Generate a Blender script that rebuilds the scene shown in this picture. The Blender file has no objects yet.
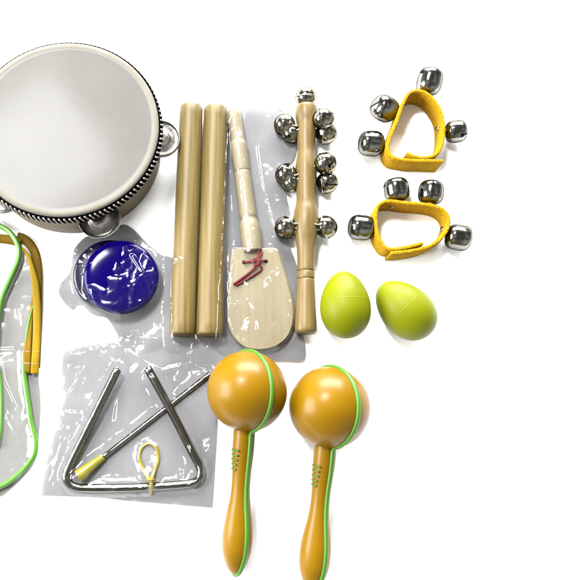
import bpy, math, random
import numpy as np
from mathutils import Vector, Matrix, Quaternion
random.seed(7); rng = np.random.RandomState(11)
sc = bpy.context.scene
COL = sc.collection
# ------------------------------------------------------------ camera model
F = 680.0; TH = math.radians(13); D = 0.68; PX = 207.0; PY = 290.0
camloc = Vector((0, -math.sin(TH)*D, math.cos(TH)*D))
def W(px, py, z=0.0):
    d = Vector(((px-PX)/F, -(py-PY)/F, -1.0))
    d = Matrix.Rotation(TH, 3, 'X') @ d
    t = (z-camloc.z)/d.z
    return camloc + d*t
def S(px, py, z=0.0):            # metres per pixel there
    p = W(px, py, z) - camloc
    fwd = Matrix.Rotation(TH, 3, 'X') @ Vector((0, 0, -1))
    return p.dot(fwd)/F
cam = bpy.data.cameras.new('camera'); co = bpy.data.objects.new('camera', cam); COL.objects.link(co)
co.location = camloc; co.rotation_euler = (TH, 0, 0)
cam.sensor_width = 36; cam.lens = F/580*36; cam.shift_x = (290-PX)/580; cam.clip_start = .01; cam.clip_end = 50
sc.camera = co

# ------------------------------------------------------------ materials
K = 6.1
def lin(c):
    c = c/255.0
    return c/12.92 if c <= .04045 else ((c+.055)/1.055)**2.4
def col(r, g, b, k=K): return (lin(r)/k, lin(g)/k, lin(b)/k, 1)
def N(t, typ, **kw):
    n = t.nodes.new(typ)
    for k, v in kw.items():
        if k in n.inputs: n.inputs[k].default_value = v
        else: setattr(n, k, v)
    return n
def mat(name, color, rough=.5, spec=.3, metal=0.0, **kw):
    m = bpy.data.materials.new(name); m.use_nodes = True
    b = m.node_tree.nodes['Principled BSDF']
    b.inputs['Base Color'].default_value = color
    b.inputs['Roughness'].default_value = rough
    b.inputs['Specular IOR Level'].default_value = spec
    b.inputs['Metallic'].default_value = metal
    for k, v in kw.items(): b.inputs[k].default_value = v
    return m
def vary(m, c1, c2, scale=(20, 20, 20), nscale=1.0, detail=4, bump=0.0, bscale=None, rough=None, lo=.35, hi=.65, dist=0.0005):
    t = m.node_tree; b = t.nodes['Principled BSDF']
    tc = N(t, 'ShaderNodeTexCoord'); mp = N(t, 'ShaderNodeMapping'); mp.inputs['Scale'].default_value = scale
    t.links.new(tc.outputs['Object'], mp.inputs['Vector'])
    n = N(t, 'ShaderNodeTexNoise'); n.inputs['Scale'].default_value = nscale; n.inputs['Detail'].default_value = detail
    t.links.new(mp.outputs[0], n.inputs['Vector'])
    r = N(t, 'ShaderNodeValToRGB'); r.color_ramp.elements[0].position = lo; r.color_ramp.elements[1].position = hi
    r.color_ramp.elements[0].color = c1; r.color_ramp.elements[1].color = c2
    t.links.new(n.outputs['Fac'], r.inputs['Fac']); t.links.new(r.outputs['Color'], b.inputs['Base Color'])
    if rough:
        mr = N(t, 'ShaderNodeMapRange'); mr.inputs['To Min'].default_value = rough[0]; mr.inputs['To Max'].default_value = rough[1]
        t.links.new(n.outputs['Fac'], mr.inputs['Value']); t.links.new(mr.outputs[0], b.inputs['Roughness'])
    if bump:
        n2 = N(t, 'ShaderNodeTexNoise'); n2.inputs['Scale'].default_value = 1.0; n2.inputs['Detail'].default_value = 3
        mp2 = N(t, 'ShaderNodeMapping'); mp2.inputs['Scale'].default_value = bscale or scale
        t.links.new(tc.outputs['Object'], mp2.inputs['Vector']); t.links.new(mp2.outputs[0], n2.inputs['Vector'])
        bp = N(t, 'ShaderNodeBump'); bp.inputs['Strength'].default_value = bump; bp.inputs['Distance'].default_value = dist
        t.links.new(n2.outputs['Fac'], bp.inputs['Height']); t.links.new(bp.outputs[0], b.inputs['Normal'])
    return m

M = {}
M['ground'] = mat('white_table', (.93, .93, .93, 1), .9, 0.0)
M['wood'] = vary(mat('beech_wood', (1,)*4, .42, .22), col(168, 139, 70), col(212, 184, 112), (480, 12, 480), 1, 8, .12, (900, 30, 900), rough=(.36, .5), lo=.3, hi=.7)
M['wood_bell'] = vary(mat('turned_wood', (1,)*4, .38, .2), col(178, 146, 82), col(200, 170, 106), (260, 16, 260), 1, 5, .1, (900, 30, 900), rough=(.3, .45))
M['wood_pale'] = vary(mat('pale_wood', (1,)*4, .5, .25), col(224, 204, 158), col(240, 226, 186), (160, 12, 160), 1, 5, .15, (900, 40, 900), lo=.3, hi=.7)
M['shell'] = vary(mat('drum_shell', (1,)*4, .5, .25), col(176, 150, 94), col(198, 174, 118), (15, 15, 260), 1, 4, .1)
M['skin'] = vary(mat('drum_skin', (1,)*4, .12, .025), col(184, 181, 175), col(191, 188, 182), (22, 22, 22), 1, 6, .06, (120, 120, 120), rough=(.11, .15), lo=.3, hi=.7, dist=.0008)
M['skin_edge'] = vary(mat('skin_border', (1,)*4, .5, .05), col(208, 201, 182), col(220, 214, 198), (40, 40, 40))
M['black'] = mat('black_trim', (.0015, .0015, .002, 1), .8, .0)
M['stitch'] = mat('white_stitch', tuple(x*1.6 for x in col(236, 232, 220)), .7, .1)
M['dark'] = mat('slit_dark', (.002, .002, .002, 1), .8, .05)
def steel(name, c, rough=.1, bump=.0, bs=300, tint=(.45, .45, .42, 1)):
    m = mat(name, c, rough, .5, 1.0)
    m.node_tree.nodes['Principled BSDF'].inputs['Specular Tint'].default_value = tint
    vary(m, tuple(x*.8 for x in c[:3])+(1,), c, (150, 150, 150), 1, 4, bump, (bs, bs, bs), rough=(rough*.7, rough*1.5), dist=.0003)
    return m
M['bell'] = steel('nickel_bell', (.17, .167, .152, 1), .1, .18, 160, (.28, .28, .265, 1))
M['bell_s'] = steel('nickel_bell_small', (.235, .225, .185, 1), .08, .5, 260, (.35, .34, .3, 1))
M['rod'] = steel('steel_rod', (.15, .147, .13, 1), .16, .12, 120, (.35, .35, .3, 1))
M['jingle'] = steel('jingle_metal', (.31, .3, .28, 1), .27, .5, 150, (.5, .5, .48, 1))
M['strap'] = vary(mat('yellow_webbing', (1,)*4, .85, .1), tuple(x*1.9 for x in col(240, 176, 6)), tuple(x*2.0 for x in col(255, 202, 20)), (260, 260, 700), 1, 4, 1.0, (1000, 1000, 260), dist=.0034, lo=.3, hi=.7)
M['egg'] = vary(mat('lime_plastic', (1,)*4, .45, .1), col(192, 203, 4), col(200, 210, 10), (30, 30, 30), 1, 3, .05, (1500, 1500, 1500), rough=(.42, .5))
M['egg_seam'] = mat('egg_seam', col(198, 211, 28), .5, .1)
M['maraca'] = vary(mat('orange_plastic', (1,)*4, .36, .14), col(212, 156, 8), col(222, 166, 12), (25, 25, 25), 1, 4, .05, (1200, 1200, 1200), rough=(.27, .36))
M['green'] = mat('green_cord', col(112, 200, 30), .38, .3)
M['green_mark'] = mat('green_print', col(150, 180, 45), .5, .2)
M['piping'] = mat('green_piping', col(146, 240, 84), .3, .35)
M['yellow'] = vary(mat('yellow_rubber', (1,)*4, .45, .3), col(222, 200, 40), col(232, 212, 60), (80, 80, 80), 1)
M['grip'] = vary(mat('yellow_grip', (1,)*4, .5, .25), col(205, 196, 34), col(220, 210, 50), (80, 80, 80), 1)
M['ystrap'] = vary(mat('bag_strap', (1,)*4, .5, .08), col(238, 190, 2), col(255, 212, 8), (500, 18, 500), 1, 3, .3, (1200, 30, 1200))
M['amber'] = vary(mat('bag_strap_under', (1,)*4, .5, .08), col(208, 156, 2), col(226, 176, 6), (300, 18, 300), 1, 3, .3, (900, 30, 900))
M['ystrap_shade'] = vary(mat('bag_strap_shaded', (1,)*4, .5, .05), col(168, 128, 0), col(196, 152, 2), (300, 18, 300), 1, 3, .3, (900, 30, 900))  # darker copy of the strap yellow, shade on the upper arc put into colour
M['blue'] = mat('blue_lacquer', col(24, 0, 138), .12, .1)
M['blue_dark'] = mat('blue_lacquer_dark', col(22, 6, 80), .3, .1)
M['tan'] = mat('raw_edge', col(150, 120, 70), .6, .2)
M['red'] = vary(mat('red_cord', (1,)*4, .7, .2), col(176, 28, 44), col(214, 60, 74), (900, 900, 900), 1, 2, .5, (1500, 1500, 1500))
M['hole'] = mat('hole_dark', (.012, .008, .004, 1), .8, .05)

def film_back(name, c1, c2, alpha=.93, scale=9):
    m = mat(name, c1, .35, .25); vary(m, c1, c2, (scale,)*3, 1, 3)
    m.node_tree.nodes['Principled BSDF'].inputs['Alpha'].default_value = alpha
    return m
M['film_back'] = film_back('frosted_film', col(214, 213, 217), col(222, 221, 224))
M['pvc_back'] = film_back('frosted_pvc', col(214, 212, 208), col(222, 221, 217))
def film_front(name, fac=.032, rough=.11, tintc=(.985, .985, .985, 1), bump=.25, bs=60, haze=.0):
    m = bpy.data.materials.new(name); m.use_nodes = True; t = m.node_tree; t.nodes.clear()
    o = N(t, 'ShaderNodeOutputMaterial'); tr = N(t, 'ShaderNodeBsdfTransparent'); tr.inputs[0].default_value = tintc
    gl = N(t, 'ShaderNodeBsdfAnisotropic') if False else N(t, 'ShaderNodeBsdfGlossy'); gl.inputs['Roughness'].default_value = rough; gl.inputs['Color'].default_value = (1, 1, 1, 1)
    lw = N(t, 'ShaderNodeLayerWeight'); lw.inputs['Blend'].default_value = .12
    mr = N(t, 'ShaderNodeMapRange'); mr.inputs['To Min'].default_value = fac; mr.inputs['To Max'].default_value = .16
    mr.clamp = True
    tc = N(t, 'ShaderNodeTexCoord'); mp = N(t, 'ShaderNodeMapping'); mp.inputs['Scale'].default_value = (bs, bs, bs)
    n = N(t, 'ShaderNodeTexNoise'); n.inputs['Scale'].default_value = 1.; n.inputs['Detail'].default_value = 2; n.inputs['Distortion'].default_value = 1.2
    bp = N(t, 'ShaderNodeBump'); bp.inputs['Strength'].default_value = bump; bp.inputs['Distance'].default_value = .002
    mx = N(t, 'ShaderNodeMixShader')
    L = t.links.new
    L(tc.outputs['Object'], mp.inputs[0]); L(mp.outputs[0], n.inputs['Vector']); L(n.outputs['Fac'], bp.inputs['Height'])
    L(bp.outputs[0], gl.inputs['Normal']); L(lw.outputs['Fresnel'], mr.inputs['Value'])
    L(mr.outputs[0], mx.inputs[0]); L(tr.outputs[0], mx.inputs[1]); L(gl.outputs[0], mx.inputs[2])
    L(mx.outputs[0], o.inputs[0])
    return m
M['film'] = film_front('clear_film')
M['pvc'] = film_front('clear_pvc', .03, .09, (.98, .98, .975, 1), .15, 30)

# ------------------------------------------------------------ object helpers
def link(o, parent=None):
    COL.objects.link(o)
    if parent is not None: o.parent = parent
    return o
def tag(o, label, cat, group=None, kind=None):
    if label: o['label'] = label
    if cat: o['category'] = cat
    if group: o['group'] = group
    if kind: o['kind'] = kind
    return o
def thing(name, loc, label, cat, group=None):
    o = bpy.data.objects.new(name, None); link(o); o.location = loc; o.empty_display_size = .01
    return tag(o, label, cat, group)
def mesh(name, V, Fc, m, parent=None, origin=None, smooth=True, auto=None):
    """V in world metres; stored relative to the parent's (unrotated) origin"""
    if origin is not None: o0 = Vector(origin)
    else:
        o0 = Vector((0, 0, 0)); q = parent
        while q is not None: o0 = o0+q.location; q = q.parent
    me = bpy.data.meshes.new(name)
    me.from_pydata([tuple(Vector(v)-o0) for v in V], [], [tuple(f) for f in Fc]); me.update()
    me.materials.append(m)
    if smooth:
        me.polygons.foreach_set('use_smooth', [True]*len(me.polygons))
    o = bpy.data.objects.new(name, me); link(o, parent)
    if parent is None: o.location = o0
    if auto:
        md = o.modifiers.new('b', 'BEVEL'); md.width = auto; md.segments = 3; md.limit_method = 'ANGLE'; md.angle_limit = math.radians(35)
    return o
def frame(ax, ref=Vector((0, 0, 1))):
    ax = ax.normalized()
    if abs(ax.dot(ref)) > .98: ref = Vector((0, 1, 0))
    u = ref.cross(ax).normalized(); v = ax.cross(u)
    return u, v
def lathe(prof, p0, ax, seg=48, ref=Vector((0, 0, 1))):
    ax = Vector(ax).normalized(); u, v = frame(ax, ref); p0 = Vector(p0)
    V = []; Fc = []; rows = []
    for (t, r) in prof:
        c = p0+ax*t
        if r < 1e-7: rows.append([len(V)]); V.append(c)
        else:
            rows.append(list(range(len(V), len(V)+seg)))
            for i in range(seg):
                a = 2*math.pi*i/seg; V.append(c+u*(math.cos(a)*r)+v*(math.sin(a)*r))
    for a, b in zip(rows[:-1], rows[1:]):
        for i in range(seg):
            j = (i+1) % seg
            if len(a) == 1 and len(b) == 1: continue
            if len(a) == 1: Fc.append((a[0], b[j], b[i]))
            elif len(b) == 1: Fc.append((a[i], a[j], b[0]))
            else: Fc.append((a[i], a[j], b[j], b[i]))
    return V, Fc
def smooth_prof(pts, n=8):
    """catmull-rom through (t,r)"""
    return [(p[0], max(p[1], 0)) for p in catmull([Vector((a, b, 0)) for a, b in pts], n)]
def catmull(P, n=8, closed=False):
    P = [Vector(p) for p in P]; out = []
    m = len(P)
    rngs = range(m if closed else m-1)
    for i in rngs:
        if closed: a, b, c, d = P[(i-1) % m], P[i], P[(i+1) % m], P[(i+2) % m]
        else: a, b, c, d = P[max(i-1, 0)], P[i], P[i+1], P[min(i+2, m-1)]
        for k in range(n):
            t = k/n
            out.append(.5*((2*b)+(c-a)*t+(2*a-5*b+4*c-d)*t*t+(3*b-3*c+d-a)*t**3))
    if not closed: out.append(P[-1].copy())
    return out
def tube(path, r, seg=12, closed=False, cap=True, flat=1.0):
    V = []; Fc = []; n = len(path)
    R = r if callable(r) else (lambda t: r)
    prev = None
    for i, p in enumerate(path):
        a = path[(i-1) % n] if (closed or i > 0) else path[0]
        b = path[(i+1) % n] if (closed or i < n-1) else path[-1]
        tg = (b-a).normalized()
        if prev is None: u, v = frame(tg)
        else:
            u = (prev-tg*prev.dot(tg)).normalized(); v = tg.cross(u)
        prev = u
        for k in range(seg):
            an = 2*math.pi*k/seg
            V.append(p+(u*math.cos(an)+v*math.sin(an)*flat)*R(i/max(n-1, 1)))
    m = n if closed else n-1
    for i in range(m):
        for k in range(seg):
            a = i*seg+k; b = i*seg+(k+1) % seg; c = ((i+1) % n)*seg+(k+1) % seg; d = ((i+1) % n)*seg+k
            Fc.append((a, b, c, d))
    if cap and not closed:
        for base, sgn, i0, i1 in ((0, 1, 0, 1), ((n-1)*seg, -1, n-1, n-2)):
            c = path[i0]+(path[i0]-path[i1]).normalized()*R(0 if i0 == 0 else 1)*.35
            ci = len(V); V.append(c)
            for k in range(seg):
                a, b = base+k, base+(k+1) % seg
                Fc.append((a, ci, b) if sgn > 0 else (a, b, ci))
    return V, Fc
def ribbon(path, th, widths, upd=None):
    """strip swept along path: th thickness (horizontal normal), widths (lo, hi) along z or a direction"""
    V = []; Fc = []; n = len(path)
    for i, p in enumerate(path):
        a = path[max(i-1, 0)]; b = path[min(i+1, n-1)]
        tg = (b-a); tg.z = 0; tg.normalize(); nr = Vector((-tg.y, tg.x, 0))
        lo, hi = widths(i/(n-1))
        bv = min(th*.3, .0006)
        q = [(-th/2, lo+bv), (-th/2, hi-bv), (-th/2+bv, hi), (th/2-bv, hi), (th/2, hi-bv), (th/2, lo+bv), (th/2-bv, lo), (-th/2+bv, lo)]
        for s, z in q: V.append(Vector((p.x, p.y, 0))+nr*s+Vector((0, 0, z)))
    for i in range(n-1):
        for k in range(8):
            Fc.append((i*8+k, i*8+(k+1) % 8, (i+1)*8+(k+1) % 8, (i+1)*8+k))
    Fc.append(tuple(range(7, -1, -1))); Fc.append(tuple((n-1)*8+k for k in range(8)))
    return V, Fc
def flatband(path, w, th):
    """flat strap lying roughly on the table; path has its own z"""
    V = []; Fc = []; n = len(path)
    for i, p in enumerate(path):
        a = path[max(i-1, 0)]; b = path[min(i+1, n-1)]
        tg = (b-a).normalized(); nr = Vector((-tg.y, tg.x, 0)).normalized(); up = tg.cross(nr)*-1
        if up.z < 0: up = -up
        ww = w(i/(n-1)) if callable(w) else w
        for s, z in ((-.5, 0), (-.47, th), (-.2, th*1.12), (.2, th*1.12), (.47, th), (.5, 0)):
            V.append(p+nr*s*ww+up*z)
    for i in range(n-1):
        for k in range(6):
            Fc.append((i*6+k, i*6+(k+1) % 6, (i+1)*6+(k+1) % 6, (i+1)*6+k))
    Fc.append(tuple(range(5, -1, -1))); Fc.append(tuple((n-1)*6+k for k in range(6)))
    return V, Fc
def prism(poly, z0, z1):
    n = len(poly)
    V = [Vector((p.x, p.y, z0)) for p in poly]+[Vector((p.x, p.y, z1)) for p in poly]
    Fc = [tuple(range(n-1, -1, -1)), tuple(range(n, 2*n))]+[(i, (i+1) % n, n+(i+1) % n, n+i) for i in range(n)]
    return V, Fc
def ccw(poly):
    a = sum(poly[i].x*poly[(i+1) % len(poly)].y-poly[(i+1) % len(poly)].x*poly[i].y for i in range(len(poly)))
    return poly if a > 0 else poly[::-1]
def dup(root, loc, rotz, label):
    r = root.copy(); link(r); r.location = loc; r.rotation_euler = (0, 0, rotz); r['label'] = label
    for ch in list(root.children):
        c = ch.copy(); link(c, r)
        for g in list(ch.children):
            link(g.copy(), c)
    return r

# ------------------------------------------------------------ table
V = [Vector((x, y, 0)) for x, y in ((-3, -3), (3, -3), (3, 3), (-3, 3))]
g = mesh('table_surface', V, [(0, 1, 2, 3)], M['ground'], smooth=False)
tag(g, 'plain bright white surface everything lies on', 'table surface', kind='structure')

# ------------------------------------------------------------ tambourine
HD = .056
c = W(64.5, 127, HD); sR = S(64.5, 127, HD); RH = 94.4*sR
cx, cy = c.x, c.y
tb = thing('tambourine', (cx, cy, 0), 'large round tambourine with white drum skin and black and white braided rim', 'tambourine')
O = Vector((cx, cy, 0))
prof = [(HD, 0)]
prof = [(HD, 0)]+[(HD, RH*k/10) for k in range(1, 10)]+[(HD, RH*.925), (HD+.0002, RH*.942)]
Vv, Ff = lathe([(z, r) for z, r in prof], O, (0, 0, 1), 128); mesh('drum_skin', Vv, [f[::-1] for f in Ff], M['skin'], tb)
Vv, Ff = lathe([(HD+.0001, RH*.932), (HD+.0004, RH*.945), (HD+.0004, RH*.975), (HD-.0004, RH*.995), (HD-.002, RH*1.0), (HD-.006, RH*1.001)], O, (0, 0, 1), 160)
mesh('skin_border', Vv, [f[::-1] for f in Ff], M['skin_edge'], tb)
# shell with slots
SH = [math.radians(a) for a in (1, -69, -139, 152, 87)]
seg = 240; RS = RH*.985; TW = .004
slotz = (.016, .036); hw = math.radians(12.5)
zs = [0.0, .0015, .017, .036, HD-.003]
V = []; Fc = []
def ring(r, z):
    b = len(V)
    for i in range(seg):
        a = 2*math.pi*i/seg; V.append(O+Vector((math.cos(a)*r, math.sin(a)*r, z)))
    return b
outer = [ring(RS-(.001 if k == 0 else 0), z) for k, z in enumerate(zs)]; inner = [ring(RS-TW, z) for z in zs]
def inslot(i):
    a = 2*math.pi*(i+.5)/seg
    return any(abs((a-s+math.pi) % (2*math.pi)-math.pi) < hw for s in SH)
for k in range(len(zs)-1):
    for i in range(seg):
        j = (i+1) % seg
        if k == 2 and inslot(i): continue
        Fc.append((outer[k]+i, outer[k]+j, outer[k+1]+j, outer[k+1]+i))
        Fc.append((inner[k]+j, inner[k]+i, inner[k+1]+i, inner[k+1]+j))
for i in range(seg):
    j = (i+1) % seg
    Fc.append((outer[0]+j, outer[0]+i, inner[0]+i, inner[0]+j))
    if inslot(i):
        Fc.append((outer[2]+i, outer[2]+j, inner[2]+j, inner[2]+i)); Fc.append((outer[3]+j, outer[3]+i, inner[3]+i, inner[3]+j))
    if inslot(i) != inslot(j):
        Fc.append((outer[2]+j, inner[2]+j, inner[3]+j, outer[3]+j))
mesh('shell', V, Fc, M['shell'], tb)
# braid
Vv, Ff = lathe([(HD-.0105, RH*1.0), (HD-.0104, RH*1.034), (HD-.0095, RH*1.038), (HD-.006, RH*1.034), (HD-.002, RH*1.018), (HD-.0012, RH*1.002)], O, (0, 0, 1), 200)
br = mesh('braid_trim', Vv, [f[::-1] for f in Ff], M['black'], tb)
V = []; Fc = []
ns = 120
for i in range(ns):
    a0 = 2*math.pi*i/ns; pts = []
    for k in range(6):
        t = k/5; a = a0+(t-.5)*.034+random.uniform(-.001, .001)
        z = HD-.0022-t*.0068; r = RH*(1.0185+.0155*t**.8)
        pts.append(O+Vector((math.cos(a)*r, math.sin(a)*r, z)))
    v, f = tube(pts, .00105, 6); b = len(V); V += v; Fc += [tuple(b+q for q in ff) for ff in f]
mesh('braid_stitch', V, Fc, M['stitch'], br)
# tacks
for a in (-12, -62, -100, -120, -30):
    a = math.radians(a); dr = Vector((math.cos(a), math.sin(a), 0))
    v, f = lathe([(0, .0016), (.0006, .0014), (.001, 0)], O+dr*RS+Vector((0, 0, .040)), dr, 12); mesh('tack', v, f, M['jingle'], tb)
# jingles
def jprof(R, s=1):
    return [(0.0002*s, 0.0008), (.0036*s, .0012), (.0042*s, R*.22), (.0035*s, R*.38), (.0012*s, R*.5), (0, R*.56), (-.0002*s, R*.85), (.0006*s, R*.95), (.0014*s, R), (.0006*s, R*1.005), (-.0006*s, R*.96)]
for i, a in enumerate(SH):
    out = (.0022, -.0003, -.003, -.019, -.019)[i]
    dr = Vector((math.cos(a), math.sin(a), 0)); cc = O+dr*(RS+out-.001)
    R = .0188 if i == 0 else .0205
    tilt = (Vector((0, 0, 1))+dr*(.12 if i < 3 else 0)).normalized()
    v, f = lathe(smooth_prof(jprof(R), 3), cc+Vector((0, 0, .0285)), tilt, 48, Vector((0, 1, 0))); j1 = mesh('jingle', v, f, M['jingle'], tb)
    v, f = lathe(smooth_prof(jprof(R, -1), 3), cc+Vector((.0006, 0, .0245)), Vector((0, 0, 1)), 48, Vector((0, 1, 0))); mesh('jingle', v, f, M['jingle'], tb)
    v, f = tube([cc+Vector((0, 0, .0165)), cc+Vector((0, 0, .0365))], .0007, 8); mesh('jingle_pin', v, f, M['jingle'], tb)

# ------------------------------------------------------------ rhythm sticks
def stick(x0t, x1t, yt, x0b, x1b, yb, label):
    z = .0125
    p0 = W((x0t+x1t)/2, yt, z); p1 = W((x0b+x1b)/2, yb, z)
    r0 = (x1t-x0t)/2*S(180, yt, z); r1 = (x1b-x0b)/2*S(180, yb, z)
    L = (p1-p0).length; ra, rb = max(r0, .0115), r1; p0.z = ra; p1.z = rb
    b = .0018
    prof = [(0, 0), (0, ra-b), (b*.3, ra-b*.35), (b, ra)]+[(L*k/20, ra+(rb-ra)*k/20) for k in range(1, 20)]+[(L-b, rb), (L-b*.3, rb-b*.35), (L, rb-b), (L, 0)]
    v, f = lathe(prof, p0, p1-p0, 64)
    o = mesh('rhythm_stick', v, f, M['wood'], origin=((p0+p1)/2).xy.to_3d())
    tag(o, label, 'rhythm stick', 'pair of plain wooden rhythm sticks')
    return p0, p1
st1 = stick(179.5, 203, 107, 169.3, 195.3, 335.5, 'plain round wooden stick, the one nearest the tambourine')
st2 = stick(203.8, 227, 108, 195.6, 223, 336, 'plain round wooden stick lying beside the bagged paddle clapper')

# ------------------------------------------------------------ jingle bells (shared meshes)
def bell_mesh(R, p, name, ridge):
    prof = []; n = 28
    for i in range(n+1):
        a = -math.pi/2+math.pi*i/n
        s, c_ = math.sin(a), math.cos(a)
        k = (abs(s)**p+abs(c_)**p)**(1/p)
        prof.append([s/k*R, max(c_/k*R, 0)])
    prof[0][1] = 0; prof[-1][1] = 0
    if ridge:
        mid = n//2; prof = prof[:mid]+[[-.0006, R*1.0], [-.0005, R*1.055], [.0005, R*1.055], [.0006, R*1.0]]+prof[mid+1:]
    v, f = lathe(prof, (0, 0, 0), (0, 0, 1), 48, Vector((0, 1, 0)))
    me = bpy.data.meshes.new(name); me.from_pydata([tuple(x) for x in v], [], f); me.update()
    me.polygons.foreach_set('use_smooth', [True]*len(me.polygons))
    # slit
    sv = []; sf = []; m = 40; am = math.radians(74)
    for i in range(m+1):
        a = -am+2*am*i/m
        s, c_ = math.cos(a), math.sin(a); k = (abs(s)**p+abs(c_)**p)**(1/p)
        d = min(i, m-i)
        w = .0006*R/.010
        if d <= 4: w = .0017*R/.010*math.sqrt(max(0, 1-((d-2)/2.2)**2))+.0002
        for q in (-1, 0, 1):
            sv.append((c_/k*(R+.00012), q*w, s/k*(R+.00012)))
    for i in range(m):
        for q in (0, 1):
            a = i*3+q; sf.append((a, a+1, a+4, a+3))
    ms = bpy.data.meshes.new('slit'); ms.from_pydata(sv, [], sf); ms.update(); ms.materials.append(M['dark'])
    # eyelet
    vv, ff = tube([Vector((0, math.cos(t)*.0022, -R-.0006+math.sin(t)*.0022)) for t in [2*math.pi*k/14 for k in range(14)]], .0007, 8, closed=True)
    ml = bpy.data.meshes.new('eyelet'); ml.from_pydata([tuple(x) for x in vv], [], ff); ml.update()
    ml.polygons.foreach_set('use_smooth', [True]*len(ml.polygons))
    return me, ms, ml
bm_big = bell_mesh(.0128, 3.1, 'bell', False); bm_big[0].materials.append(M['bell']); bm_big[2].materials.append(M['bell'])
bm_sm = bell_mesh(.0098, 2.0, 'bell', True); bm_sm[0].materials.append(M['bell_s']); bm_sm[2].materials.append(M['bell_s'])
def bell(root, meshes, pos, out, roll=0, scale=1.0, sq=1.0):
    o = bpy.data.objects.new('bell', meshes[0]); link(o, root)
    q = Vector((0, 0, 1)).rotation_difference(Vector(out).normalized()) @ Quaternion((0, 0, 1), roll)
    o.rotation_mode = 'QUATERNION'; o.rotation_quaternion = q; o.location = Vector(pos)-root.location; o.scale = (scale, scale, scale*sq)
    s = bpy.data.objects.new('slit', meshes[1]); link(s, o)
    e = bpy.data.objects.new('eyelet', meshes[2]); link(e, o)
    return o

# ------------------------------------------------------------ bell stick
zc = .0125
P0 = W(306.3, 106, zc); P1 = W(305.7, 333.5, zc)
bs = thing('bell_stick', ((P0+P1)/2).xy.to_3d(), 'turned wooden stick with small silver bells fixed around its upper half', 'bell stick')
pts = [(106, 9), (107.5, 10.6), (112, 11.2), (118, 10.8), (126, 9.6), (136, 9.6), (146, 9.0), (154, 8.6), (162, 9.8), (170, 10.8), (178, 10.6), (188, 10), (200, 9.6), (208, 10.0), (216, 12.0), (224, 12.8), (232, 12.6), (240, 11.6), (248, 9.9), (256, 9.1), (266, 8.8), (274, 8.8), (275.5, 8.0), (277, 8.8), (282, 8.9), (283.5, 8.1), (285, 9), (300, 9.6), (318, 10.4), (329, 10.9), (332.5, 10.3), (334, 8.8)]
L = (P1-P0).length
prof = [((y-106)/228*L, r*S(306, y, zc)) for y, r in pts]
prof = [(0, 0)]+smooth_prof(prof, 4)+[(L, 0)]
v, f = lathe(prof, P0, P1-P0, 56)
mesh('handle', v, f, M['wood_bell'], bs)
sb = [(306, 97.5, .013, (0, 1, .25), 0), (284.5, 125, .012, (-1, .1, .5), 1.2), (323.5, 119, .022, (1, .3, .8), .4), (326, 133.5, .0105, (1, -.4, .3), 1.9),
      (286, 174.5, .012, (-1, 0, .6), .5), (325.5, 163.5, .021, (1, .4, .7), 1.1), (327, 182.5, .0105, (1, -.5, .6), .2),
      (285.5, 227.5, .013, (-1, -.1, .7), .9), (326.3, 227, .014, (1, 0, .8), 2.2),
      (291, 134, .0095, (-1, -.5, -.2), 0), (291, 183, .0095, (-1, -.4, -.3), 1), (293, 229, .0095, (-.8, -.3, -.4), 0.3)]
for i, (x, y, z, out, roll) in enumerate(sb):
    bell(bs, bm_sm, W(x, y, z), out, roll, 1.15 if i < 9 else 1.0)
# fixing wires
for (x, y, x2, y2, z) in ((291, 127, 298, 128, .016), (317, 121, 311, 122, .018), (293, 177, 299, 176, .016), (319, 167, 313, 168, .018), (293, 225, 300, 225, .018), (320, 226, 313, 226, .02)):
    a, b = W(x, y, z), W(x2, y2, z)
    v, f = tube(catmull([a+Vector((-.001, .003, 0)), a+Vector((0, 0, .0025)), b+Vector((0, .001, .0015)), b, b+Vector((0, -.003, .001)), a+Vector((0, -.0035, -.001))], 5), .0013, 8)
    mesh('fixing_wire', v, f, M['bell_s'], bs)

# ------------------------------------------------------------ wrist bells
def wrist(loop, h, bells, rivets, label):
    pts = [W(x, y, h) for x, y in loop]
    cen = sum(pts, Vector())/len(pts)
    root = thing('wrist_bells', (cen.x, cen.y, 0), label, 'wrist bells', 'yellow wrist straps with four bells')
    path = catmull(pts, 8)
    v, f = ribbon(path, .0034, lambda t: (.0002+.0008*(1+math.sin(t*9)), h+.0006*math.sin(t*13+1)))
    st = mesh('strap', v, f, M['strap'], root)
    # stitched lines on the strap
    for zz in (.18, .85):
        for side in (-1, 1):
            pp = []
            for i, p in enumerate(path):
                a = path[max(i-1, 0)]; b = path[min(i+1, len(path)-1)]; tg = (b-a); tg.z = 0; tg.normalize()
                pp.append(Vector((p.x-tg.y*side*.0017, p.y+tg.x*side*.0017, h*zz)))
            v, f = tube(pp, .00032, 5); mesh('stitching', v, f, M['strap'], st)
    for (x, y, z, out, roll, s, sq) in bells:
        b0 = W(x, y, z); bell(root, bm_big, b0, out, roll, s, sq)
        q = min(path, key=lambda p: (Vector((p.x, p.y, 0))-Vector((b0.x, b0.y, 0))).length)
        q = Vector((q.x, q.y, z)); d_ = (b0-q); n_ = d_.normalized()
        v, f = tube([q, q+n_*max(.0015, d_.length-.0118)*.5, q+n_*max(.003, d_.length-.0112)], lambda t: .0048-.0018*t, 14, flat=1.3)
        mesh('bell_loop', v, f, M['strap'], root)
    for (x, y, z, out) in rivets:
        v, f = lathe([(0, .0026), (.0006, .0022), (.0009, .001), (.0009, 0)], W(x, y, z), Vector(out), 14); mesh('rivet', v, f, M['bell'], root)
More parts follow.
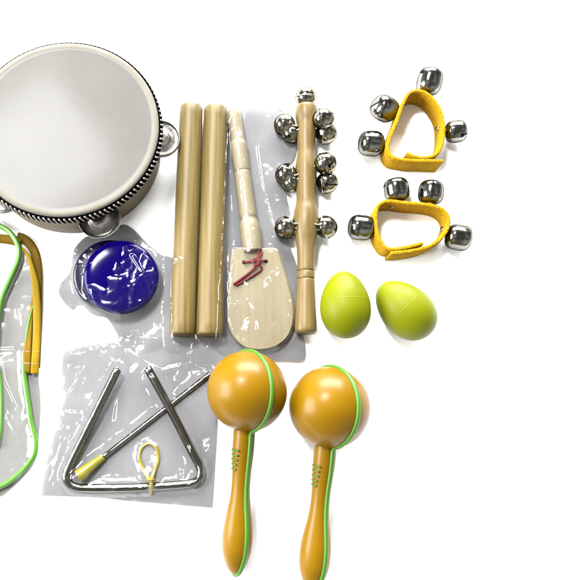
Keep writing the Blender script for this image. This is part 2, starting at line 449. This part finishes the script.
wrist([(407, 152.5), (413, 156), (425, 157.5), (436, 154), (442, 145), (444, 130), (442.5, 115), (437, 103.5), (429, 94.5), (418, 90.5), (409, 93.5), (402.5, 105), (397, 121), (391.5, 134), (388.5, 144), (389.5, 152), (395, 157.5), (410, 160), (425, 160.5), (443, 161)], .027,
      [(429.5, 81.5, .017, (.25, 1, .25), .3, 1.03, 1.05), (384.5, 108.5, .016, (-.8, .1, .55), 0.0, 1.04, 1.0), (371, 143.5, .014, (-1, 0, .1), .6, 1.02, .98), (456, 131.5, .014, (1, 0, .25), .8, .9, .95)],
      [(436.5, 129, .015, (-1, 0, .3)), (424, 98, .013, (-.1, -1, .3))],
      'yellow strap ring with four silver bells, the one further from the green eggs')
wrist([(423, 243), (412, 246), (398, 248.5), (387, 248), (380.5, 240), (377, 229), (376, 215), (379, 205), (388, 201), (408, 203), (430, 205), (443, 209.5), (449, 218), (447.5, 229), (440, 239), (428, 246.5), (410, 251), (391, 253)], .025,
      [(396.5, 190, .016, (-.1, 1, .1), .2, .98, .95), (431, 192.5, .016, (.12, 1, .1), 1.3, .98, .95), (361, 227.5, .014, (-1, .05, .1), .8, 1.0, .98), (458.5, 237.5, .014, (1, -.25, .1), 1.7, 1.0, .98)],
      [(392, 207.5, .014, (.1, -1, .3)), (441.5, 229, .012, (-1, .3, .3)), (375, 228, .012, (-1, 0, .3))],
      'yellow strap ring with four silver bells, directly above the green eggs')

# ------------------------------------------------------------ egg shakers
def egg_r(u, a, b, k): return b*math.sqrt(max(0, 1-u*u))*(1+k*u)
def make_egg():
    root = thing('egg_shaker', (0, 0, 0), 'x', 'egg shaker', 'pair of lime green egg shakers')
    a, b, k = .0327, .0238, -.13      # axis +y is the narrow end
    sm = .06
    def half(u0, u1, n):
        return [(u*a, egg_r(u, a, b, k)) for u in [u0+(u1-u0)*i/n for i in range(n+1)]]
    us = lambda u0, u1: None
    def prof(u0, u1):
        n = 26; out = []
        t0, t1 = math.asin(u0), math.asin(u1)
        for i in range(n+1):
            u = math.sin(t0+(t1-t0)*i/n); out.append((u*a, egg_r(u, a, b, k)))
        return out
    c0 = Vector((0, 0, .0243))
    top = prof(sm, 1); top[-1] = (a, 0); 
    bot = prof(-1, sm); bot[0] = (-a, 0)
    v, f = lathe(top, c0, (0, 1, 0), 72); mesh('narrow_half', v, f, M['egg'], root)
    v, f = lathe(bot, c0, (0, 1, 0), 72); mesh('wide_half', v, f, M['egg'], root)
    v, f = lathe([(sm*a-.0007, egg_r(sm, a, b, k)-.0001), (sm*a-.0003, egg_r(sm, a, b, k)+.00008), (sm*a+.0003, egg_r(sm, a, b, k)+.00008), (sm*a+.0007, egg_r(sm, a, b, k)-.0001)], c0, (0, 1, 0), 72)
    mesh('seam', v, f, M['egg_seam'], root)
    return root
egg = make_egg()
p = W(345, 304.5, .024); egg.location = (p.x, p.y, 0); egg.rotation_euler = (0, 0, math.radians(1)); egg['label'] = 'upright lime green egg shaker, nearer the bell stick'
p = W(405, 309.5, .024)
egg2 = dup(egg, (p.x, p.y, 0), math.radians(43), 'lime green egg shaker tilted diagonally, narrow end to the upper left')

# ------------------------------------------------------------ maracas
def make_maraca():
    root = thing('maraca', (0, 0, 0), 'x', 'maraca', 'pair of orange maracas')
    R = .0365; sc_ = .00093
    hc = Vector((0, 0, R)); bulb = Vector((0, -142*sc_, .0142)); ax = (bulb-hc).normalized()
    v, f = lathe([(R*math.sin(a), R*math.cos(a) if abs(a) < 1.57 else 0) for a in [-math.pi/2+math.pi*i/48 for i in range(49)]], hc, ax, 96)
    mesh('head', v, f, M['maraca'], root)
    pr = [(36, 10.5), (40, 10.6), (55, 10.7), (68, 10.1), (82, 9.2), (95, 9.2), (108, 10.4), (122, 12.9), (134, 14.6), (145, 14.9), (155, 13.9), (164, 11.2), (171, 7.8), (175, 4), (176.5, 0)]
    P = [(t*sc_, r*sc_) for t, r in pr]
    pp = smooth_prof(P, 6); pp[-1] = (pp[-1][0], 0)
    v, f = lathe([(34*sc_, 10.4*sc_)]+pp, hc, ax, 64); mesh('handle', v, f, M['maraca'], root)
    def rad(t):
        for a, b in zip(pp[:-1], pp[1:]):
            if a[0] <= t <= b[0]: return a[1]+(b[1]-a[1])*(t-a[0])/max(b[0]-a[0], 1e-9)
        return pp[0][1]
    # green seam cord round both shells, rolled to the right of the top
    phi = math.radians(33); side = Vector((1, 0, 0)); side = (side-ax*side.dot(ax)).normalized(); up = side.cross(ax); up = up if up.z > 0 else -up
    dvec = up*math.cos(phi)+side*math.sin(phi)
    ring = []
    t1 = 36.8*sc_; a_end = math.asin(min(1, t1/R))
    off = .0003
    for i in range(50):
        a = -math.pi/2+(a_end+math.pi/2)*i/49
        ring.append((R*math.sin(a), (R+off)*math.cos(a)))
    for q in [x for x in pp if x[0] > t1+.002]: ring.append((q[0]+(off if q[1] < .003 else 0), q[1]+off*(.5 if q[1] > .002 else 0)))
    left = [hc+ax*t+dvec*r for t, r in ring]; right = [hc+ax*t-dvec*r for t, r in ring[1:-1]][::-1]
    v, f = tube(left+right, .0021, 12, closed=True); mesh('seam_cord', v, f, M['green'], root)
    # five small printed dashes
    for k in range(5):
        t = (57+4.6*k)*sc_; r = rad(t)
        a0, a1 = math.radians(-78), math.radians(-22-4*k)
        pts = [hc+ax*t+ (up*math.cos(a0+(a1-a0)*i/6)+side*math.sin(a0+(a1-a0)*i/6))*(r+.0003) for i in range(7)]
        v, f = tube(pts, .00115, 8); mesh('green_dash', v, f, M['green_mark'], root)
    return root
mr = make_maraca()
def aim(x, y, xb, yb):
    a = W(x, y, .0365); b = W(xb, yb, .0145); return a, math.atan2(b.x-a.x, -(b.y-a.y))
a, ang = aim(247, 391, 237.7, 533)
mr.location = (a.x, a.y, 0); mr.rotation_euler = (0, 0, ang); mr['label'] = 'orange maraca whose head overlaps the clear plastic bag of the triangle'
a, ang = aim(329.3, 407, 315, 553)
dup(mr, (a.x, a.y, 0), ang, 'orange maraca lying below the green eggs, clear of any plastic bag')

# ------------------------------------------------------------ triangle and beater
def tz(px, py): return .0044+max(0, (486-py))/120*.0075
tp = [(117.5, 369.5), (96, 413), (76.5, 452), (69, 468), (66.5, 477), (69.5, 484), (77, 487.5), (95, 488.3), (130, 487.8), (165, 486), (188, 484), (197, 481), (200.8, 474.5), (199.5, 466), (190, 448), (171, 411), (147.5, 368)]
pts = catmull([W(x, y, tz(x, y)) for x, y in tp], 8)
tr = thing('triangle', W(135, 440).xy.to_3d(), 'open steel triangle inside a clear bag, yellow loop on its lower bar', 'triangle')
v, f = tube(pts, .0039, 20); mesh('steel_bar', v, f, M['rod'], tr)
lp = [(151, 494, .0025), (151, 490, .008), (151.5, 484, .0115), (152, 478, .007), (155, 470, .003), (158.5, 459, .002), (156, 448, .002), (149, 443.5, .002), (142, 448, .002), (139.5, 458, .002), (144, 470, .003), (148.5, 478, .007), (150.5, 482, .0125)]
v, f = tube(catmull([W(*q) for q in lp], 8), .0018, 12); mesh('hanging_loop', v, f, M['yellow'], tr)
v, f = tube(catmull([W(147, 480, .007), W(149, 479.5, .0125), W(152.5, 480, .0125), W(154.5, 481, .007)], 6), .0015, 10); mesh('loop_knot', v, f, M['yellow'], tr)
bt = thing('triangle_beater', W(150, 420).xy.to_3d(), 'thin steel beater with yellow rubber grip crossing under the triangle', 'beater')
B0 = W(211.5, 373, .0032); B1 = W(100, 460, .0042)
v, f = tube([B0+(B1-B0)*k/10 for k in range(11)], .0026, 16); mesh('steel_rod', v, f, M['rod'], bt)
G0 = W(103.5, 456.8, .0046); G1 = W(78.5, 477, .0062); L = (G1-G0).length
v, f = lathe([(0, .0026), (0, .0033), (.0006, .0036), (L*.5, .0050), (L*.9, .0064), (L-.0006, .0066), (L, .0060), (L, .0)], G0, G1-G0, 32); mesh('grip', v, f, M['grip'], bt)

# ------------------------------------------------------------ paddle clapper
pc = thing('paddle_clapper', W(255, 290).xy.to_3d(), 'pale wooden paddle clapper tied with red cord inside a clear bag', 'clapper')
z = .0105
H0 = W(233.5, 111, z); H1 = W(252.8, 252, z); L = (H1-H0).length
hp = [(0, 5.4), (2, 6.6), (8, 7.2), (30, 7.3), (34, 8.0), (38, 8.6), (60, 8.0), (63, 7.4), (66, 8.1), (95, 8.4), (106, 8.6), (110, 8.0), (116, 9.9), (124, 10.3), (134, 10.2), (141, 9.6)]
prof = [(0, 0)]+smooth_prof([(t/141*L, r*S(240, 110+t, z)) for t, r in hp], 4)+[(L, 0)]
v, f = lathe(prof, H0, H1-H0, 40); mesh('handle', v, f, M['wood_pale'], pc)
pad = [(233, 249), (254, 248.6), (275, 249.3), (278.5, 252), (281, 261), (284.5, 273), (289, 289), (292.5, 304), (293.3, 316), (291.2, 328), (286, 338), (277, 345), (266, 348.5), (255, 349), (244, 346), (235.5, 339), (229.8, 330), (227.3, 318), (227.3, 302), (228.3, 285), (229.6, 268), (231, 252)]
def padpoly(dx, dy, zz): return ccw([p for p in catmull([W(x+dx, y+dy, zz) for x, y in pad], 3, True)])
v, f = prism(padpoly(0, 0, .013), .0082, .013); up_ = mesh('upper_plate', v, f, M['wood_pale'], pc, auto=.0009)
v, f = prism(padpoly(2.0, .8, .0075), .0015, .0078); mesh('lower_plate', v, f, M['wood_pale'], pc, auto=.0009)
for x, y in ((244, 262.3), (266, 261.3)):
    v, f = lathe([(0, .0021), (.00015, .0020), (.00015, 0)], W(x, y, .013), (0, 0, 1), 20, Vector((0, 1, 0))); mesh('cord_hole', v, f, M['hole'], pc)
zc2 = .0145
def cord(pts, name='red_cord', r=.0011):
    v, f = tube(catmull([W(*q) for q in pts], 7), r, 10); mesh(name, v, f, M['red'], pc)
cord([(244, 262.5, .0122), (246, 262, .0148), (251, 261.5, .0145), (256, 262, .015), (261, 261, .0145), (264.5, 260.3, .0148), (266, 261.3, .0122)])
cord([(260.8, 241, .013), (259.8, 250, .0148), (257, 259, .0165), (256.8, 265, .0165), (250, 272, .0148), (241, 279, .0145), (233.5, 284.3, .0145)])
cord([(262.5, 252, .0142), (259, 257, .017), (253.5, 259.5, .0172), (253.8, 264.5, .0172), (259, 265.5, .017), (262, 269, .0145), (253, 275.5, .0145), (244, 281, .0145), (236, 285.5, .0142)], r=.0009)
cord([(255, 258.5, .0178), (258.5, 260.5, .0182), (258.5, 264.5, .0178)], 'cord_knot', .0014)

# ------------------------------------------------------------ blue castanet
cst = thing('castanet', W(120, 278).xy.to_3d(), 'glossy dark blue round finger castanet in a clear bag', 'castanet')
def disc(px, py, z, rp, tilt, m, name, th=.007):
    c_ = W(px, py, z); R = rp*S(px, py, z)
    pr = [(0, 0), (0, R*.86), (.001, R*.95), (th*.35, R), (th*.55, R*.995), (th*.8, R*.95), (th*1.0, R*.84), (th*1.15, R*.6), (th*1.22, R*.3), (th*1.24, 0)]
    v, f = lathe([pr[0]]+smooth_prof(pr[1:-1], 4)+[pr[-1]], c_, Vector(tilt), 72, Vector((0, 1, 0)))
    return mesh(name, v, f, m, cst), c_, R
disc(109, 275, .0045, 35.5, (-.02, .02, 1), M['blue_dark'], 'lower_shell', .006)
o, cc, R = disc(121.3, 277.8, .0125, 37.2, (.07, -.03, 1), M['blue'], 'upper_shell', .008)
v, f = lathe([(0, .011), (.0004, .0106), (.0004, 0)], cc+Vector((.0, .0, .0097)), (.07, -.03, 1), 40, Vector((0, 1, 0)))
for a in (100, 128):
    a = math.radians(a); q = cc+Vector((math.cos(a), math.sin(a), 0))*R*.8
    v, f = tube(catmull([q+Vector((0, .0055, .0055)), q+Vector((0, .0075, .003)), q+Vector((0, .008, -.006)), q+Vector((0, .0, -.010))], 6), .0011, 8); mesh('elastic_cord', v, f, M['dark'], cst)

# ------------------------------------------------------------ films
def vnoise(x, y, seed):
    r = np.random.RandomState(seed); T = r.rand(64, 64)
    xi = np.floor(x).astype(int); yi = np.floor(y).astype(int); fx = x-xi; fy = y-yi
    fx = fx*fx*(3-2*fx); fy = fy*fy*(3-2*fy); xi %= 64; yi %= 64; x1 = (xi+1) % 64; y1 = (yi+1) % 64
    return (T[xi, yi]*(1-fx)*(1-fy)+T[x1, yi]*fx*(1-fy)+T[xi, y1]*(1-fx)*fy+T[x1, y1]*fx*fy)
def in_poly(X, Y, poly):
    ins = np.zeros(X.shape, bool); n = len(poly)
    for i in range(n):
        x0, y0 = poly[i].x, poly[i].y; x1, y1 = poly[(i+1) % n].x, poly[(i+1) % n].y
        c_ = ((y0 > Y) != (y1 > Y)) & (X < (x1-x0)*(Y-y0)/((y1-y0) if abs(y1-y0) > 1e-12 else 1e-12)+x0)
        ins ^= c_
    return ins
def seg_h(X, Y, a, b, ra, rb):
    """height of the top of a tapered rod lying from a to b"""
    dx, dy = b.x-a.x, b.y-a.y; L2 = dx*dx+dy*dy
    t = np.clip(((X-a.x)*dx+(Y-a.y)*dy)/L2, 0, 1)
    d = np.hypot(X-(a.x+t*dx), Y-(a.y+t*dy)); r = ra+(rb-ra)*t; zc_ = a.z+(b.z-a.z)*t
    return np.where(d < r, zc_+np.sqrt(np.maximum(r*r-d*d, 0)), 0)
def blur(Hm, k):
    for _ in range(k):
        P = np.pad(Hm, 1, 'edge'); Hm = (P[1:-1, 1:-1]*2+P[:-2, 1:-1]+P[2:, 1:-1]+P[1:-1, :-2]+P[1:-1, 2:])/6
    return Hm
def film_parts(root, poly_px, heights, seed, back, front, step=.0012, amp=.0016, z0=.0006, creases=(), smooth_n=14, facet=1.0, name=('back_sheet', 'front_sheet'), tent=10, fscale=1.0):
    # back sheet: thin curved sheet under everything
    poly = ccw(catmull([W(x, y, .0) for x, y in poly_px], 4, True))
    xs = [p.x for p in poly]; ys = [p.y for p in poly]
    def grid(step, ff):
        gx = np.arange(min(xs)-step, max(xs)+step*2, step); gy = np.arange(min(ys)-step, max(ys)+step*2, step)
        X, Y = np.meshgrid(gx, gy, indexing='ij'); ins = in_poly(X, Y, poly)
        # snap outside neighbours onto the outline for a clean edge
        PXs = np.array(xs); PYs = np.array(ys); nx_ = np.roll(PXs, -1)-PXs; ny_ = np.roll(PYs, -1)-PYs; L2 = nx_**2+ny_**2+1e-18
        near = ins.copy()
        near[1:, :] |= ins[:-1, :]; near[:-1, :] |= ins[1:, :]; near[:, 1:] |= ins[:, :-1]; near[:, :-1] |= ins[:, 1:]
        n2 = near.copy(); n2[1:, :] |= near[:-1, :]; n2[:-1, :] |= near[1:, :]
        n2[:, 1:] |= near[:, :-1]; n2[:, :-1] |= near[:, 1:]
        edge = n2 & ~ins
        E = np.argwhere(edge)
        ex = X[edge][:, None]; ey = Y[edge][:, None]
        t = np.clip(((ex-PXs)*nx_+(ey-PYs)*ny_)/L2, 0, 1); qx = PXs+t*nx_; qy = PYs+t*ny_
        d = (qx-ex)**2+(qy-ey)**2; k = d.argmin(1); r_ = np.arange(len(k))
        X2 = X.copy(); Y2 = Y.copy(); X2[edge] = qx[r_, k]; Y2[edge] = qy[r_, k]
        # distance to the outline
        fx = X[ins][:, None]; fy = Y[ins][:, None]; DD = np.zeros(X.shape)
        out = np.zeros(len(fx))
        for s in range(0, len(fx), 4000):
            a = fx[s:s+4000]; b = fy[s:s+4000]
            t = np.clip(((a-PXs)*nx_+(b-PYs)*ny_)/L2, 0, 1)
            out[s:s+4000] = np.sqrt(((PXs+t*nx_-a)**2+(PYs+t*ny_-b)**2).min(1))
        DD[ins] = out
        Z = ff(X, Y, DD)
        idx = -np.ones(X.shape, int); V = []; Fc = []
        quad = np.zeros(X.shape, bool)
        quad[:-1, :-1] = (ins[:-1, :-1] | ins[1:, :-1] | ins[:-1, 1:] | ins[1:, 1:])
        for i, j in np.argwhere(quad):
            q = []
            for a, b in ((i, j), (i+1, j), (i+1, j+1), (i, j+1)):
                if idx[a, b] < 0: idx[a, b] = len(V); V.append((X2[a, b], Y2[a, b], Z[a, b]))
                q.append(idx[a, b])
            Fc.append(tuple(q))
        return V, Fc
    def fb(X, Y, DD): return z0+.0006*vnoise(X*60+3, Y*60+7, seed+9)
    V, Fc = grid(.003, fb); mesh(name[0], V, Fc, back, root)
    def ffn(X, Y, DD):
        Hs = np.zeros(X.shape)
        for h in heights: Hs = np.maximum(Hs, h(X, Y))
        Hm = Hs.copy()
        for _ in range(tent):
            P = np.pad(Hm, 1, 'edge'); nb = (P[:-2, 1:-1]+P[2:, 1:-1]+P[1:-1, :-2]+P[1:-1, 2:])/4
            Hm = np.maximum(Hm, nb*.995)
        Hm = np.maximum(blur(Hm, smooth_n), blur(Hs, 1))
        # wrinkles: warped facets and ridges
        wx = X+.012*(vnoise(X*35, Y*35, seed)-.5); wy = Y+.012*(vnoise(X*35+9, Y*35+4, seed+1)-.5)
        r = np.random.RandomState(seed+5); Wk = np.zeros(X.shape)
        cx_, cy_ = np.mean(xs), np.mean(ys); ext = max(max(xs)-min(xs), max(ys)-min(ys))
        for k in range(int(46*fscale)):
            an = r.rand()*math.pi; ox = cx_+(r.rand()-.5)*ext; oy = cy_+(r.rand()-.5)*ext
            ln = .012+.03*r.rand(); wd = .003+.006*r.rand()
            u = (wx-ox)*math.cos(an)+(wy-oy)*math.sin(an); v = -(wx-ox)*math.sin(an)+(wy-oy)*math.cos(an)
            m_ = np.clip(1-np.abs(u)/ln, 0, 1); Wk += (r.rand()*.9+.3)*amp*facet*m_*np.clip(1-np.abs(v)/wd, 0, 1)
        Wk += amp*.7*np.abs(vnoise(wx*45, wy*45, seed+2)-.5)*2
        Wk += amp*.35*np.abs(vnoise(wx*110, wy*110, seed+3)-.5)*2
        Wk += amp*.12*np.abs(vnoise(wx*230, wy*230, seed+4)-.5)*2*np.clip(vnoise(X*38, Y*38, seed+8)*3-1.7, 0, 1)
        for (pts, w_, a_) in creases:
            for p, q in zip(pts[:-1], pts[1:]):
                A = W(*p); B = W(*q); dx, dy = B.x-A.x, B.y-A.y
                t = np.clip(((X-A.x)*dx+(Y-A.y)*dy)/(dx*dx+dy*dy), 0, 1); d = np.hypot(X-(A.x+t*dx), Y-(A.y+t*dy))
                Wk = np.maximum(Wk, a_*np.clip(1-d/w_, 0, 1))
        lift = np.clip(DD/.006, 0, 1)
        return z0+.0012+Hm*np.clip(DD/.002, 0, 1)+(.0006+Wk)*lift
    V, Fc = grid(step, ffn); mesh(name[1], V, Fc, front, root)

BAGG = 'clear plastic bags around the small instruments'
# triangle bag
bagB = thing('plastic_bag', W(130, 430).xy.to_3d(), 'clear creased plastic bag with the steel triangle and beater inside', 'plastic bag', BAGG)
polyB = [(63, 357), (66, 351), (73, 348.5), (92, 345), (114, 341.5), (119.5, 337), (135, 334), (160, 333), (190, 334), (222, 337), (236, 345), (232, 370), (219, 400), (217, 430), (214.5, 470), (212.4, 504), (212, 507.5), (208, 507.3), (180, 505), (150, 502.5), (125, 500.5), (100, 497.5), (60, 496), (44, 495.7), (41, 495.5), (41.8, 492), (45, 470), (53, 440), (60, 412), (62, 385)]
hB = []
for a, b in zip(pts[:-1:6], pts[6::6]): hB.append(lambda X, Y, a=a, b=b: seg_h(X, Y, a, b, .0041, .0041))
hB.append(lambda X, Y: seg_h(X, Y, B0, B1, .003, .003)); hB.append(lambda X, Y: seg_h(X, Y, G0, G1, .004, .007))
for k in range(1, len(lp)-1): hB.append(lambda X, Y, a=W(*lp[k]), b=W(*lp[k+1]): seg_h(X, Y, a, b, .003, .003))
film_parts(bagB, polyB, hB, 21, M['film_back'], M['film'], amp=.0017, z0=.0019, fscale=1.7,
           creases=[([(84, 370), (72, 395), (64, 402)], .004, .003), ([(128, 352), (160, 372), (190, 365), (210, 372)], .004, .003), ([(120, 392), (118, 420)], .006, .004), ([(52, 480), (70, 440), (86, 380)], .0025, .002), ([(74, 420), (66, 470)], .002, .002)])
# castanet bag
bagA = thing('plastic_bag', W(120, 275).xy.to_3d(), 'crumpled clear plastic bag wrapped round the blue castanet', 'plastic bag', BAGG)
polyA = [(83, 239), (92, 235), (104, 231), (118, 226), (126, 225), (134, 230), (143, 239), (155, 250), (170, 257), (186, 263), (187, 268), (176, 275), (174, 300), (176, 330), (178, 352), (150, 354), (124, 352), (119, 338), (113, 327), (106, 318), (95, 315.5), (84, 307), (78.5, 298.5), (76.5, 306), (73.5, 310), (69.5, 308), (63, 301), (58.5, 292), (61, 284), (69, 274), (72, 264), (74, 250)]
c1 = W(121.3, 278, .02); c2 = W(109, 275, .01)
def dome(X, Y, c=c1, R=.0345, h=.0205): d = np.hypot(X-c.x, Y-c.y)/R; return np.where(d < 1, h*(1-.12*d**2), 0)
def dome2(X, Y): return dome(X, Y, c2, .035, .009)
film_parts(bagA, polyA, [dome, dome2, lambda X, Y: seg_h(X, Y, st1[0], st1[1], .0125, .0135)], 44, M['film_back'], M['film'], step=.001, amp=.0023, z0=.0003, smooth_n=16, tent=14, fscale=.7,
           creases=[([(135, 262), (146, 279), (156, 277), (186, 266)], .0028, .004), ([(88, 292), (96, 290), (106, 297)], .005, .003), ([(104, 244), (112, 240), (120, 246)], .003, .003), ([(134, 256), (144, 256)], .004, .003)])
# clapper bag
bagC = thing('plastic_bag', W(262, 230).xy.to_3d(), 'long narrow clear plastic bag holding the wooden paddle clapper', 'plastic bag', BAGG)
polyC = [(226, 109), (236, 107.5), (252, 107), (270, 109.5), (283, 112.5), (292, 118), (296, 135), (295, 155), (287, 172), (284.5, 188), (286.5, 200), (289.5, 213), (288, 232), (289, 246), (295, 262), (299.5, 280), (297, 297), (295.5, 310), (299, 325), (303, 338), (305, 352), (303, 360), (296, 362), (280, 361), (255, 362), (232, 358), (215, 348), (214, 330), (216, 290), (219, 250), (222, 200), (224, 150)]
hC = [lambda X, Y: seg_h(X, Y, H0, H1, .0075, .0098)]
padp = padpoly(0, 0, .013)
hC.append(lambda X, Y: np.where(in_poly(X, Y, padp), .0165, 0))
hC.append(lambda X, Y: np.where(in_poly(X, Y, padpoly(2, .8, .0075)), .009, 0))
sa, sb_ = st2
hC.append(lambda X, Y: np.maximum(seg_h(X, Y, sa, sb_, .0125, .0135), 0))
film_parts(bagC, polyC, hC, 77, M['film_back'], M['film'], amp=.0019, z0=.0032, smooth_n=12, fscale=2.4,
           creases=[([(243, 110), (247, 140), (255, 175), (262, 215), (266, 240)], .003, .003), ([(226, 118), (222, 150), (224, 165)], .0028, .002), ([(268, 120), (258, 150), (264, 190), (276, 230)], .003, .003), ([(240, 240), (262, 235)], .003, .002), ([(280, 290), (290, 330), (284, 350)], .0025, .002)])

# ------------------------------------------------------------ PVC bag with green piping (left edge)
pv = thing('carry_bag', W(5, 380).xy.to_3d(), 'clear plastic carry bag with bright green piping and yellow strap', 'bag')
def zz(L, z): return [W(x, y, z) for x, y in L]
polyP = [(19, 243), (27, 245), (34, 256), (38, 275), (39, 300), (39, 345), (38.5, 372), (40.5, 395), (41, 410), (39.5, 430), (38.5, 448), (37, 456), (30, 467), (20, 480), (8, 491), (-4, 498), (-40, 505), (-70, 480), (-75, 420), (-70, 350), (-40, 300), (-8, 305), (1, 304), (8, 288), (16, 270), (20, 258)]
pip2 = [(24.5, 352), (24, 372), (26, 388), (28, 402), (31, 422), (35, 437), (35.5, 447), (33, 457), (24, 469), (11, 480.5), (0, 486.5), (-25, 494), (-55, 485)]
hP = [lambda X, Y, a=W(*a, .003), b=W(*b, .003): seg_h(X, Y, a, b, .002, .002) for a, b in zip(pip2[:-1], pip2[1:])]
film_parts(pv, polyP, hP, 91, M['pvc_back'], M['pvc'], amp=.0014, z0=.0006, fscale=.9, name=('back_panel', 'front_panel'),
           creases=[([(4, 358), (8, 380), (20, 408)], .004, .004), ([(22, 310), (24, 325)], .004, .003), ([(8, 415), (20, 440)], .004, .003), ([(-5, 350), (39, 350)], .0018, .002), ([(-5, 361), (39, 363)], .0018, .002)])
p1 = [(-30, 215), (-12, 219), (0, 226), (9, 231.5), (15.5, 240), (19, 250), (18, 261), (13, 273), (8, 284), (3.5, 294), (0, 306), (-3, 325), (-5, 350)]
v, f = tube(catmull(zz(p1, .006), 8), .0028, 12); mesh('piping', v, f, M['piping'], pv)
v, f = tube(catmull([W(x, y, .0032) for x, y in pip2], 8), .0027, 12); mesh('piping', v, f, M['piping'], pv)
v, f = tube(catmull(zz([(33, 306), (29, 322), (26, 340), (24.5, 353)], .0042), 6), .0013, 10); mesh('piping', v, f, M['piping'], pv)
v, f = tube(catmull(zz([(-2, 366), (.6, 385), (1.2, 410), (.2, 432), (-3, 448)], .004), 6), .0016, 10); mesh('piping', v, f, M['piping'], pv)
arc = [(-20, 236, .003), (0, 238.5, .003), (8, 239.5, .003), (15, 241, .003), (20, 243.5, .003)]
v, f = flatband(catmull([W(*q) for q in arc], 6), .0095, .0011); mesh('strap', v, f, M['ystrap_shade'], pv)
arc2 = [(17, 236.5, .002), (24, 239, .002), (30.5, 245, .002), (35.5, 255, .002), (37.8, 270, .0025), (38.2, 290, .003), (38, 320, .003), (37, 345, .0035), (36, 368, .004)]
v, f = flatband(catmull([W(*q) for q in arc2], 6), lambda t: .0096-.0016*t, .001); mesh('strap', v, f, M['ystrap_shade'], pv)
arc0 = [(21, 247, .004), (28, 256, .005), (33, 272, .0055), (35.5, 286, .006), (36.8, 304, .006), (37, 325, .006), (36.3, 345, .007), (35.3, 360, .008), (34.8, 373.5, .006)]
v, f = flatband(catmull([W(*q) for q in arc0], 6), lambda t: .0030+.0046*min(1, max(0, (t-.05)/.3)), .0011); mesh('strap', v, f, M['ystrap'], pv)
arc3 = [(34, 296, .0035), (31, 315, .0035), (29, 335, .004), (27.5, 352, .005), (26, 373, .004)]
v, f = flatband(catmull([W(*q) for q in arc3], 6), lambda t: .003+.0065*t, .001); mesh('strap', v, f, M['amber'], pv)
for y in (350, 362):
    v, f = tube(catmull([W(-10, y-1, .008), W(10, y, .008), W(25, y+1, .0105), W(39, y+1.5, .0095)], 5), .0005, 6); mesh('weld_seam', v, f, M['pvc'], pv)
# loose clear flap between the piping
fl = [W(-8, 246, .004), W(0, 250, .007), (W(7, 260, .009)), W(13, 272, .004), W(4, 268, .005), W(-8, 264, .003)]
V = [p for p in fl]+[sum(fl, Vector())/6+Vector((0, 0, .004))]
mesh('clear_flap', V, [(i, (i+1) % 6, 6) for i in range(6)], M['pvc'], pv, smooth=False)

# ------------------------------------------------------------ light
w = bpy.data.worlds.new('World'); sc.world = w; w.use_nodes = True
wt = w.node_tree; bg = wt.nodes['Background']; bg.inputs[1].default_value = 1.0
wc = N(wt, 'ShaderNodeTexCoord'); wn = N(wt, 'ShaderNodeTexNoise'); wn.inputs['Scale'].default_value = 1.6; wn.inputs['Detail'].default_value = 2
wr = N(wt, 'ShaderNodeValToRGB'); wr.color_ramp.elements[0].position = .38; wr.color_ramp.elements[1].position = .66
wr.color_ramp.elements[0].color = (.16, .16, .15, 1); wr.color_ramp.elements[1].color = (.85, .85, .83, 1)
wt.links.new(wc.outputs['Generated'], wn.inputs['Vector']); wt.links.new(wn.outputs['Fac'], wr.inputs[0]); wt.links.new(wr.outputs[0], bg.inputs[0])
def area(name, loc, tgt, sx, sy, P, c=(1, 1, 1)):
    l = bpy.data.lights.new(name, 'AREA'); l.shape = 'RECTANGLE'; l.size = sx; l.size_y = sy; l.energy = P; l.color = c
    o = bpy.data.objects.new(name, l); link(o); o.location = loc
    o.rotation_euler = (Vector(tgt)-Vector(loc)).to_track_quat('-Z', 'Y').to_euler(); return o
hp_ = W(22, 163, HD); rd = hp_-camloc; rd.z = -rd.z; kp = hp_+rd*((2.3-HD)/rd.z)
area('key_lamp', kp, (.05, 0, 0), .7, .5, 108)
area('north_window', (.2, 2.3, 1.0), (.1, 0, 0), 2.4, 1.2, 310)
area('west_window', (-2.5, .0, 1.1), (.15, 0, 0), 1.7, 1.4, 180)
sc.view_settings.view_transform = 'Standard'; sc.view_settings.look = 'None'; sc.view_settings.exposure = .62; sc.view_settings.gamma = 1
sc.render.engine = 'CYCLES'
sc.cycles.transparent_max_bounces = 24
sc.cycles.max_bounces = 8
